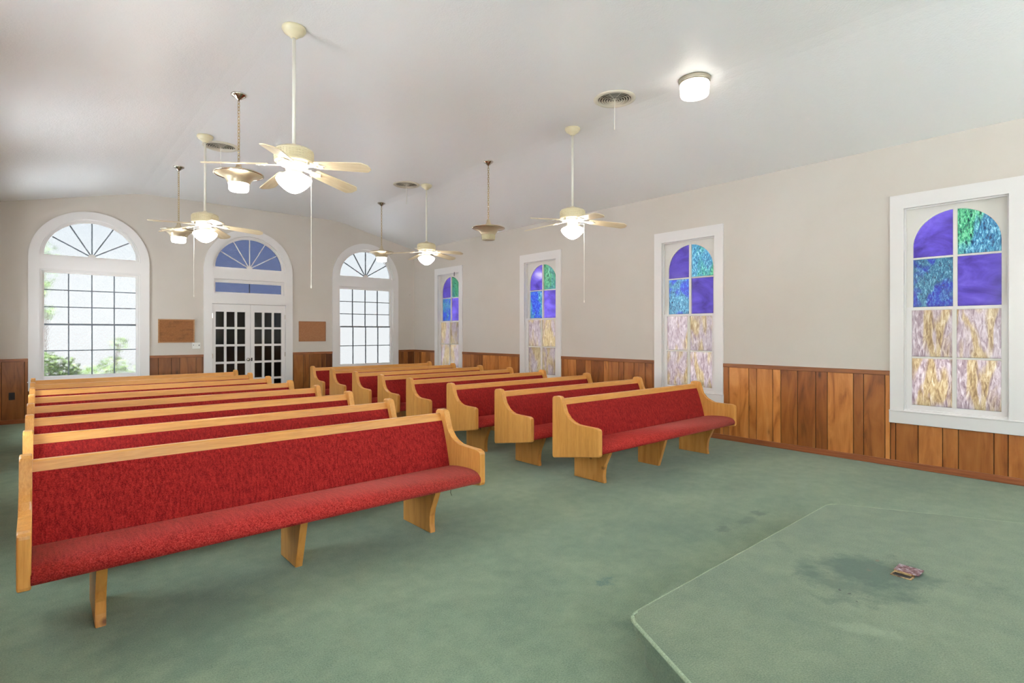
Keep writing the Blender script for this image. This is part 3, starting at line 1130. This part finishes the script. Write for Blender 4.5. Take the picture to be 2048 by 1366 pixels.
# ------------------------------------------------------------------ pews
def make_pew():
    t = thing('pew', '', 'pew')
    FX = lambda a, b, d: (d, a, b)
    end = [(0.305, 0.250), (0.300, 0.232), (0.284, 0.224), (-0.270, 0.317), (-0.284, 0.323), (-0.290, 0.338), (-0.290, 0.548), (-0.286, 0.562),
           (-0.272, 0.572), (-0.245, 0.577), (-0.09, 0.580), (-0.02, 0.583), (0.043, 0.595), (0.092, 0.623), (0.118, 0.652), (0.135, 0.682),
           (0.150, 0.720), (0.165, 0.765), (0.180, 0.808), (0.187, 0.821), (0.202, 0.830), (0.25, 0.833), (0.285, 0.827), (0.299, 0.816), (0.305, 0.80)]
    HL = 1.29
    for s in (-1, 1):
        x0, x1 = (s * HL, s * (HL - 0.05))
        obj('end_panel', prism(end, min(x0, x1), max(x0, x1), FX, 0.009, 3), 'oak_z', t)
    L = HL - 0.048
    # backrest board, leaning
    obj('backrest', prism([(0.222, 0.742), (0.262, 0.742), (0.165, 0.33), (0.125, 0.33)], -L, L, FX), 'oak_x', t)
    rail = [(0.222, 0.738), (0.236, 0.790), (0.244, 0.797), (0.276, 0.797), (0.284, 0.790), (0.272, 0.738)]
    obj('top_rail', prism(rail, -L, L, FX), 'oak_x', t)
    # back cushion with a soft bulge
    n = 10
    fr = []
    for i in range(n + 1):
        u = i / n
        y = 0.214 + (0.106 - 0.214) * u - 0.010 * math.sin(PI * u) ** 0.6
        fr.append((y, 0.741 + (0.385 - 0.741) * u))
    bk = [(0.14, 0.385), (0.23, 0.741)]
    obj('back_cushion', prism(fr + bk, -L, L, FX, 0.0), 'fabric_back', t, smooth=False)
    seat = [(0.150, 0.385), (0.11, 0.398), (0.06, 0.408), (0.0, 0.416), (-0.07, 0.422), (-0.13, 0.425), (-0.18, 0.4245), (-0.225, 0.420), (-0.258, 0.411),
            (-0.280, 0.396), (-0.292, 0.376), (-0.295, 0.358), (-0.288, 0.342), (-0.270, 0.334), (-0.233, 0.331), (0.15, 0.318)]
    bms = prism(seat, -L - 0.001, L + 0.001, FX)
    o = obj('seat_cushion', bms, 'fabric_seat_toplit', t)
    for p in o.data.polygons:
        p.use_smooth = len(p.vertices) == 4
    legE = [(0.27, 0.0), (0.27, 0.335), (-0.195, 0.335), (-0.178, 0.295), (-0.150, 0.235), (-0.120, 0.175), (-0.103, 0.120), (-0.104, 0.06), (-0.115, 0.0)]
    legM = [(0.205, 0.0), (0.205, 0.335), (-0.160, 0.335), (-0.150, 0.300), (-0.06, 0.0)]
    for x in (-0.985, 0.0, 0.942):
        prof = legM if x == 0.0 else legE
        obj('leg', prism(prof, x - 0.0225, x + 0.0225, FX, 0.005, 2), 'oak_foot', t)
    return t


ORD = ['first', 'second', 'third', 'fourth', 'fifth', 'sixth', 'seventh', 'eighth']
ROW_L = [-0.005, 0.898, 1.778, 2.655, 3.545, 4.445, 5.323, 6.150]
ROW_R = [0.0, 0.902, 1.842, 2.825, 3.657, 4.525, 5.430, 6.317]
proto = make_pew()
first = True
for i in range(8):
    for x, rows, side, grp in ((1.22, ROW_L, 'in the block by the clear windows', 'pews by the clear windows'),
                               (5.11, ROW_R, 'in the block by the stained glass', 'pews by the stained glass')):
        p = proto if first else copy_tree(proto)
        first = False
        p.location = (x, 3.47 + rows[i], 0)
        p['label'] = 'red upholstered oak pew %s, %s row from the platform' % (side, ORD[i])
        p['group'] = grp
L1 = proto
obj('loose_thread', tube(bmesh.new(), [(0, 0, 0), (0.004, -0.004, -0.02), (0.001, -0.006, -0.04), (0.012, -0.006, -0.062)], 0.0016, 5), 'thread', L1, (1.02, -0.22, 0.337))


# ------------------------------------------------------------------ ceiling fans
def make_fan():
    t = thing('ceiling_fan', '', 'ceiling fan', group='cream ceiling fans')
    # origin on the ceiling
    obj('canopy', lathe(bmesh.new(), [(0.0, 0.0), (0.092, 0.0), (0.094, -0.012), (0.092, -0.024), (0.082, -0.028), (0.080, -0.042), (0.062, -0.054),
                                      (0.048, -0.062), (0.030, -0.080), (0.018, -0.086), (0.0, -0.086)], 32), 'cream', t, smooth=True)
    obj('downrod', lathe(bmesh.new(), [(0.0, -0.07), (0.014, -0.07), (0.014, -0.985), (0.0, -0.985)], 16), 'white_enamel', t, smooth=True)
    mot = [(0.0, -0.955), (0.022, -0.957), (0.030, -0.968), (0.05, -0.974), (0.105, -0.985), (0.138, -0.998), (0.150, -1.012)]
    z = -1.012
    for k in range(5):
        mot += [(0.153, z - 0.002), (0.153, z - 0.009), (0.147, z - 0.011), (0.147, z - 0.015)]
        z -= 0.0155
    mot += [(0.152, -1.092), (0.150, -1.104), (0.125, -1.112), (0.0, -1.112)]
    mo = obj('motor_housing', lathe(bmesh.new(), mot, 40), 'cream', t, smooth=True)
    # louvre fins round the housing
    bm_ = bmesh.new()
    for k in range(40):
        a = 2 * PI * k / 40
        c, s = math.cos(a), math.sin(a)
        v = []
        for (r_, zz, tt) in ((0.140, -1.022, -1), (0.155, -1.022, -1), (0.155, -1.022, 1), (0.140, -1.022, 1), (0.140, -1.085, -1), (0.155, -1.085, -1), (0.155, -1.085, 1), (0.140, -1.085, 1)):
            v.append(bm_.verts.new((r_ * c - 0.003 * tt * s, r_ * s + 0.003 * tt * c, zz)))
        for f in ((0, 1, 2, 3), (4, 7, 6, 5), (0, 4, 5, 1), (1, 5, 6, 2), (2, 6, 7, 3), (3, 7, 4, 0)):
            bm_.faces.new([v[q] for q in f])
    obj('louvre', bm_, 'cream', mo)['kind'] = 'stuff'
    obj('flywheel', lathe(bmesh.new(), [(0.0, -1.105), (0.118, -1.108), (0.120, -1.125), (0.098, -1.135), (0.0, -1.136)], 32), 'white_enamel', t, smooth=True)
    # light kit
    obj('light_fitter', lathe(bmesh.new(), [(0.0, -1.12), (0.062, -1.13), (0.066, -1.165), (0.060, -1.185), (0.082, -1.196), (0.084, -1.212), (0.0, -1.212)], 32), 'cream', t, smooth=True)
    gl = [(0.078, -1.206), (0.104, -1.213), (0.128, -1.225), (0.138, -1.238), (0.139, -1.248), (0.134, -1.255), (0.134, -1.261), (0.122, -1.280), (0.104, -1.300), (0.080, -1.322), (0.052, -1.341), (0.026, -1.353), (0.0, -1.357)]
    obj('globe', lathe(bmesh.new(), gl, 28), 'lit', t, smooth=True)
    # blades
    out = [(0.20, -0.048), (0.215, -0.056), (0.45, -0.066), (0.615, -0.071), (0.632, -0.069), (0.668, -0.036), (0.672, -0.028), (0.672, 0.028), (0.668, 0.036), (0.632, 0.069), (0.615, 0.071),
           (0.45, 0.066), (0.215, 0.056), (0.20, 0.048)]
    bmb = prism(out, -0.004, 0.004, FZ, 0.0015, 1)
    bme = bpy.data.meshes.new('blade')
    bmesh.ops.recalc_face_normals(bmb, faces=bmb.faces[:])
    bmb.to_mesh(bme)
    bmb.free()
    bme.materials.append(MAT['blade'])
    bmi = bmesh.new()
    plate(bmi, [[(0.085, -0.020), (0.16, -0.014), (0.20, -0.030), (0.245, -0.036), (0.262, -0.012), (0.285, 0.0), (0.262, 0.012), (0.245, 0.036), (0.20, 0.030), (0.16, 0.014), (0.085, 0.020)],
                [(0.205, -0.012), (0.232, -0.016), (0.232, 0.016), (0.205, 0.012)]], -0.013, -0.005, FZ)
    bx(bmi, 0.07, 0.13, -0.016, 0.016, -0.010, 0.020)
    for (u, v) in ((0.225, -0.025), (0.225, 0.025), (0.265, 0.0)):
        lathe(bmi, [(0.0, -0.016), (0.006, -0.016), (0.006, -0.010), (0.0, -0.010)], 8, cx=u, cy=v)
    ime = bpy.data.meshes.new('blade_iron')
    bmesh.ops.recalc_face_normals(bmi, faces=bmi.faces[:])
    bmi.to_mesh(ime)
    bmi.free()
    ime.materials.append(MAT['white_enamel'])
    for k in range(5):
        b = obj('blade', bme, None, t, (0, 0, -1.118))
        b.rotation_mode = 'QUATERNION'
        q = Matrix.Rotation(2 * PI * k / 5, 3, 'Z') @ Matrix.Rotation(R(6.0), 3, 'Y') @ Matrix.Rotation(R(-13), 3, 'X')
        b.rotation_quaternion = q.to_quaternion()
        obj('blade_iron', ime, None, b)
    return t


fan = make_fan()
FANS = [((1.585, 4.535), 19.6, 'cream ceiling fan over the front pews by the clear windows', 0.15, 1.81),
        ((1.603, 7.765), 55.0, 'cream ceiling fan over the middle pews by the clear windows', -0.10, 1.90),
        ((4.955, 7.875), 11.0, 'cream ceiling fan over the middle pews by the stained glass', 0.0, 2.1),
        ((4.933, 4.524), 35.0, 'cream ceiling fan over the front pews by the stained glass', 0.10, 1.815)]
for i, ((x, y), ang, lab, dx, zb) in enumerate(FANS):
    o = fan if i == 0 else copy_tree(fan)
    o.location = (x, y, ZC)
    o['label'] = lab
    o['group'] = 'cream ceiling fans'
    spin = R(ang)
    o.rotation_euler = (0, 0, spin)
for i, ((x, y), ang, lab, dx, zb) in enumerate(FANS):
    o = [q for q in COL.objects if q.get('label') == lab][0]
    a = R(-41.12) - R(ang)
    if dx == 0.0:
        continue
    r_ = 0.142 * (1 if dx > 0 else -1)
    c = obj('pull_chain', tube(bmesh.new(), [(0, 0, -1.17), (0, 0, zb - ZC + 0.03)], 0.0022, 6), 'white_enamel', o, (r_ * math.cos(a), r_ * math.sin(a), 0))
    bm_ = lathe(bmesh.new(), [(0.0, zb - ZC + 0.035), (0.004, zb - ZC + 0.03), (0.006, zb - ZC + 0.01), (0.0, zb - ZC)], 8)
    obj('pull_knob', bm_, 'white_enamel', c, smooth=True)
    arm = bmesh.new()
    tube(arm, [(0.05 * math.cos(a), 0.05 * math.sin(a), -1.165), (r_ * math.cos(a), r_ * math.sin(a), -1.17)], 0.003, 6)
    obj('chain_arm', arm, 'white_enamel', o)


# ------------------------------------------------------------------ pendant lamps
LINK = None


def chain_link():
    global LINK
    if LINK is None:
        bm_ = bmesh.new()
        pts = []
        n = 14
        for i in range(n):
            a = 2 * PI * i / n
            pts.append((0.0105 * math.cos(a), 0.0, 0.012 * (1 if math.sin(a) > 0 else -1) * (abs(math.sin(a)) > 0.01) + 0.0085 * math.sin(a)))
        rings = []
        for i in range(n):
            p = Vector(pts[i])
            d = (Vector(pts[(i + 1) % n]) - Vector(pts[i - 1])).normalized()
            u = Vector((0, 1, 0))
            w = d.cross(u)
            rings.append([bm_.verts.new(p + (u * math.cos(2 * PI * k / 5) + w * math.sin(2 * PI * k / 5)) * 0.0036) for k in range(5)])
        for i in range(n):
            a, b = rings[i], rings[(i + 1) % n]
            for k in range(5):
                bm_.faces.new((a[k], a[(k + 1) % 5], b[(k + 1) % 5], b[k]))
        me = bpy.data.meshes.new('chain_link')
        bmesh.ops.recalc_face_normals(bm_, faces=bm_.faces[:])
        bm_.to_mesh(me)
        bm_.free()
        me.materials.append(MAT['brass'])
        LINK = me
    return LINK


def make_pendant(x, y, drop, lit, label):
    """drop: depth of the wide rim below the ceiling"""
    t = thing('pendant_lamp', label, 'pendant lamp', (x, y, ZC), 0, 'trumpet pendant lamps')
    obj('canopy', lathe(bmesh.new(), [(0.0, 0.0), (0.074, 0.0), (0.076, -0.008), (0.070, -0.017), (0.058, -0.019), (0.052, -0.030), (0.038, -0.035), (0.032, -0.048),
                                      (0.012, -0.058), (0.008, -0.070), (0.0, -0.071)], 28), 'nickel', t, smooth=True)
    z0, z1 = -0.066, -(drop - 0.120)
    pitch = 0.0335
    n = max(1, int(round((z0 - z1) / pitch)))
    pitch = (z0 - z1) / n
    for i in range(n):
        o = obj('chain_link', chain_link(), None, t, (0, 0, z0 - pitch * (i + 0.5)))
        o.rotation_euler = (0, 0, R(35) + (R(90) if i % 2 else 0))
        o.scale = (1, 1, pitch / 0.0335)
    obj('cap', lathe(bmesh.new(), [(0.0, -drop + 0.126), (0.012, -drop + 0.124), (0.022, -drop + 0.112), (0.026, -drop + 0.085), (0.034, -drop + 0.060), (0.052, -drop + 0.040), (0.056, -drop + 0.022), (0.0, -drop + 0.018)], 28), 'spun', t, smooth=True)
    body = [(0.05, -drop + 0.026), (0.15, -drop + 0.014), (0.225, -drop + 0.002), (0.242, -drop - 0.006), (0.243, -drop - 0.012), (0.222, -drop - 0.013), (0.190, -drop - 0.020), (0.160, -drop - 0.034),
            (0.135, -drop - 0.055), (0.117, -drop - 0.080), (0.108, -drop - 0.100), (0.106, -drop - 0.108), (0.098, -drop - 0.108), (0.10, -drop - 0.09), (0.05, -drop - 0.03)]
    sh = obj('shade', lathe(bmesh.new(), body, 48), 'spun', t, smooth=True)
    # beaded ring under the rim
    obj('rim_bead', lathe(bmesh.new(), [(0.226, -drop - 0.012), (0.232, -drop - 0.018), (0.240, -drop - 0.014), (0.242, -drop - 0.006), (0.232, -drop - 0.008)], 48, True), 'nickel', sh, smooth=True)
    # ribbed drum glass
    bm_ = bmesh.new()
    N = 72
    prof = [(0.096, -drop - 0.095), (0.096, -drop - 0.150), (0.094, -drop - 0.172), (0.086, -drop - 0.184), (0.06, -drop - 0.188), (0.0, -drop - 0.189)]
    if lit:
        lathe(bm_, prof, 28)
        obj('drum_glass', bm_, 'lit_ribbed', t, smooth=True)
    else:
        rings = []
        for r_, z in prof[:-1]:
            rings.append([bm_.verts.new(((r_ + (0.003 if i % 2 else -0.002)) * math.cos(2 * PI * i / N), (r_ + (0.003 if i % 2 else -0.002)) * math.sin(2 * PI * i / N), z)) for i in range(N)])
        for a, b in zip(rings, rings[1:]):
            for i in range(N):
                bm_.faces.new((a[i], b[i], b[(i + 1) % N], a[(i + 1) % N]))
        bm_.faces.new(rings[-1])
        obj('drum_glass', bm_, 'unlit', t)
    return t


make_pendant(1.590, 6.180, 0.83, True, 'lit trumpet shaped pendant lamp between two fans by the clear windows')
make_pendant(1.602, 9.470, 0.955, True, 'lit trumpet shaped pendant lamp near the arched window with shrubs')
make_pendant(4.990, 9.535, 0.945, True, 'lit trumpet shaped pendant lamp near the arched window by the corner')
make_pendant(4.955, 6.200, 0.965, False, 'unlit trumpet shaped pendant lamp between two fans by the stained glass')


# ------------------------------------------------------------------ flush ceiling light
def flush(x, y, label):
    t = thing('flush_ceiling_light', label, 'ceiling light', (x, y, ceil_z(x)))
    obj('base_ring', lathe(bmesh.new(), [(0.0, 0.0), (0.150, 0.0), (0.152, -0.012), (0.146, -0.022), (0.149, -0.030), (0.143, -0.044), (0.0, -0.044)], 40), 'ring', t, smooth=True)
    obj('drum_glass', lathe(bmesh.new(), [(0.130, -0.040), (0.140, -0.050), (0.141, -0.085), (0.136, -0.095), (0.137, -0.104), (0.136, -0.150), (0.128, -0.168), (0.10, -0.176), (0.0, -0.178)], 36), 'lit_flush', t, smooth=True)
    return t


flush(4.878, 2.852, 'round lit flush mount ceiling light near the round air vent')
flush(1.585, 2.852, 'added unseen flush ceiling light over the aisle by the clear windows')  # this lamp and the two below are unseen, added for more light
flush(4.878, -0.9, 'added unseen flush ceiling light over the platform by the stained glass side')
flush(1.585, -0.9, 'added unseen flush ceiling light over the platform by the clear window side')


# ------------------------------------------------------------------ round air vents
def make_vent():
    t = thing('air_vent', '', 'air vent')
    obj('flange', lathe(bmesh.new(), [(0.170, 0.0), (0.222, 0.0), (0.222, -0.005), (0.208, -0.013), (0.182, -0.016), (0.172, -0.010)], 48, True), 'vent', t, smooth=True)
    obj('throat', lathe(bmesh.new(), [(0.0, -0.001), (0.176, -0.001), (0.176, -0.0035), (0.0, -0.0035)], 40), 'vent_dark', t)
    for k, r_ in enumerate((0.162, 0.136, 0.110, 0.084, 0.058, 0.034)):
        zz = -0.016 - 0.0022 * k
        obj('louvre_ring', lathe(bmesh.new(), [(r_, zz), (r_ + 0.0025, zz + 0.001), (r_ - 0.009, zz + 0.009), (r_ - 0.012, zz + 0.008)], 44, True), 'vent', t, smooth=True)
    obj('centre_boss', lathe(bmesh.new(), [(0.0, -0.003), (0.008, -0.003), (0.012, -0.026), (0.010, -0.032), (0.0, -0.034)], 24), 'vent', t, smooth=True)
    bm_ = bmesh.new()
    for k in range(4):
        a = PI * k / 4 + 0.3
        tube(bm_, [(-0.17 * math.cos(a), -0.17 * math.sin(a), -0.0055), (0.17 * math.cos(a), 0.17 * math.sin(a), -0.0055)], 0.002, 5)
    obj('spider', bm_, 'vent', t)
    obj('pull_cord', tube(bmesh.new(), [(0, 0, -0.04), (0.002, 0, -0.2), (0, 0.001, -0.33)], 0.0035, 6), 'white_enamel', t)
    return t


vent = make_vent()
for i, (x, y, lab) in enumerate(((4.645, 3.655, 'round louvred air vent near the flush ceiling light'),
                                 (1.850, 8.060, 'round louvred air vent beside the fan by the clear windows'),
                                 (4.690, 8.080, 'round louvred air vent beside the fan by the stained glass'))):
    o = vent if i == 0 else copy_tree(vent)
    o.location = (x, y, ZC)
    o['label'] = lab
    o['group'] = 'round ceiling vents'


# ------------------------------------------------------------------ things on the end wall
def bulletin(x0, x1, z0, z1, label, framed):
    t = thing('bulletin_board', label, 'bulletin board', ((x0 + x1) / 2, YB, (z0 + z1) / 2), 0)
    w, h_ = (x1 - x0) / 2, (z1 - z0) / 2
    obj('cork', box(-w + 0.005, w - 0.005, -0.012, 0.001, -h_ + 0.005, h_ - 0.005), 'cork_stained' if framed else 'cork', t)
    fw = 0.018 if framed else 0.010
    for nm, a, b, c, d in (('frame_rail', -w, w, h_ - fw, h_), ('frame_rail', -w, w, -h_, -h_ + fw), ('frame_stile', -w, -w + fw, -h_ + fw, h_ - fw), ('frame_stile', w - fw, w, -h_ + fw, h_ - fw)):
        obj(nm, box(a, b, -0.018, 0.001, c, d, 0.002), 'board_frame' if framed else 'cork', t)
    return t


bulletin(1.657, 2.243, 1.265, 1.701, 'oak framed bulletin board with water stained dark cork', True)
bulletin(4.199, 4.782, 1.263, 1.695, 'plain tan cork bulletin board beside the window with sky', False)

sp = thing('switch_plate', 'white triple light switch plate beside the door surround', 'light switch', (2.272, YB, 1.205))
obj('plate', box(-0.068, 0.068, -0.007, 0.001, -0.058, 0.058, 0.003), 'plate', sp)
for i, x in enumerate((-0.046, 0.0, 0.046)):
    obj('toggle', box(x - 0.006, x + 0.006, -0.020, -0.005, -0.004 + 0.008 * (i == 0), 0.016, 0.001), 'dark_slot' if i != 1 else 'plate', sp)

op = thing('wall_outlet', 'black power outlet low on the wood panelling', 'power outlet', (-0.308, YB - 0.012, 0.441))
obj('plate', box(-0.036, 0.036, -0.006, 0.002, -0.058, 0.058, 0.002), 'black', op)
for z in (-0.022, 0.022):
    obj('socket', box(-0.016, 0.016, -0.009, -0.004, z - 0.014, z + 0.014, 0.002), 'black', op)
nail = thing('wall_nail', 'small dark nail left in the wall near the room corner', 'nail', (6.893, YB, 2.379))
obj('shank', tube(bmesh.new(), [(0, 0.004, 0), (0, -0.025, 0.004)], 0.003, 6), 'dark_slot', nail)
hk = thing('window_hook', 'small black hook hanging from the head of the corner stained glass window', 'hook', (XR - 0.026, 9.98, 2.80))
obj('hook_strap', tube(bmesh.new(), [(0.0, 0, 0.004), (-0.012, -0.004, -0.05), (-0.006, 0.004, -0.085)], 0.006, 6), 'black', hk)

# ------------------------------------------------------------------ outside
tag(obj('ground', box(-14, 20, -14, 24, -0.75, -0.55), 'bounce_ground'), 'unseen ground around the building, made pale for bounce light', 'ground', kind='structure')


def shrub(name, label, x, y, z0, blobs, seed, nleaf, cat='shrub'):
    rr = random.Random(seed)
    t = thing(name, label, cat, (x, y, -0.55), 0, 'shrubs outside the arched window')
    bm_ = bmesh.new()
    for (cx, cy, cz, rad, n) in blobs:
        for _ in range(n):
            while True:
                p = Vector((rr.uniform(-1, 1), rr.uniform(-1, 1), rr.uniform(-1, 1)))
                if p.length < 1:
                    break
            c = Vector((cx, cy, cz)) + p * rad
            u = Vector((rr.gauss(0, 1), rr.gauss(0, 1), rr.gauss(0, 1))).normalized()
            w = u.cross(Vector((rr.gauss(0, 1), rr.gauss(0, 1), rr.gauss(0, 1)))).normalized()
            L, B = rr.uniform(0.05, 0.09), rr.uniform(0.018, 0.03)
            q = [c - u * L * 0.5, c + w * B - u * L * 0.05, c + u * L * 0.5, c - w * B - u * L * 0.05]
            bm_.faces.new([bm_.verts.new(a) for a in q])
    f = obj('foliage', bm_, 'leaf', t)
    f['kind'] = 'stuff'
    st = bmesh.new()
    for (cx, cy, cz, rad, n) in blobs:
        tube(st, [(cx * 0.2, cy * 0.2, -0.02), (cx * 0.6, cy * 0.6, cz * 0.5), (cx, cy, cz)], 0.018, 6)
    obj('stem', st, 'stem', t)
    return t


shrub('garden_shrub', 'dense green shrub outside the arched window, at its left jamb', 0.30, 13.3, 0, [(0, 0, 1.25, 0.33, 620), (0.1, 0.05, 0.85, 0.4, 500), (-0.15, 0, 1.45, 0.2, 150)], 3, 0)
shrub('garden_shrub', 'low loose shrub outside the arched window, below its middle panes', 1.0, 14.3, 0, [(-0.12, 0, 1.0, 0.36, 480), (0.2, 0, 1.25, 0.28, 180), (0.28, 0, 1.75, 0.16, 60), (0.45, 0, 1.15, 0.2, 60)], 8, 0)
shrub('garden_tree', 'small leafy tree reaching past the arched window from outside', 0.02, 14.6, 0, [(0, 0, 2.9, 0.22, 120), (0.12, 0, 2.4, 0.16, 60), (-0.2, 0, 3.2, 0.5, 350), (0.05, 0, 3.6, 0.25, 90)], 12, 0, 'tree')
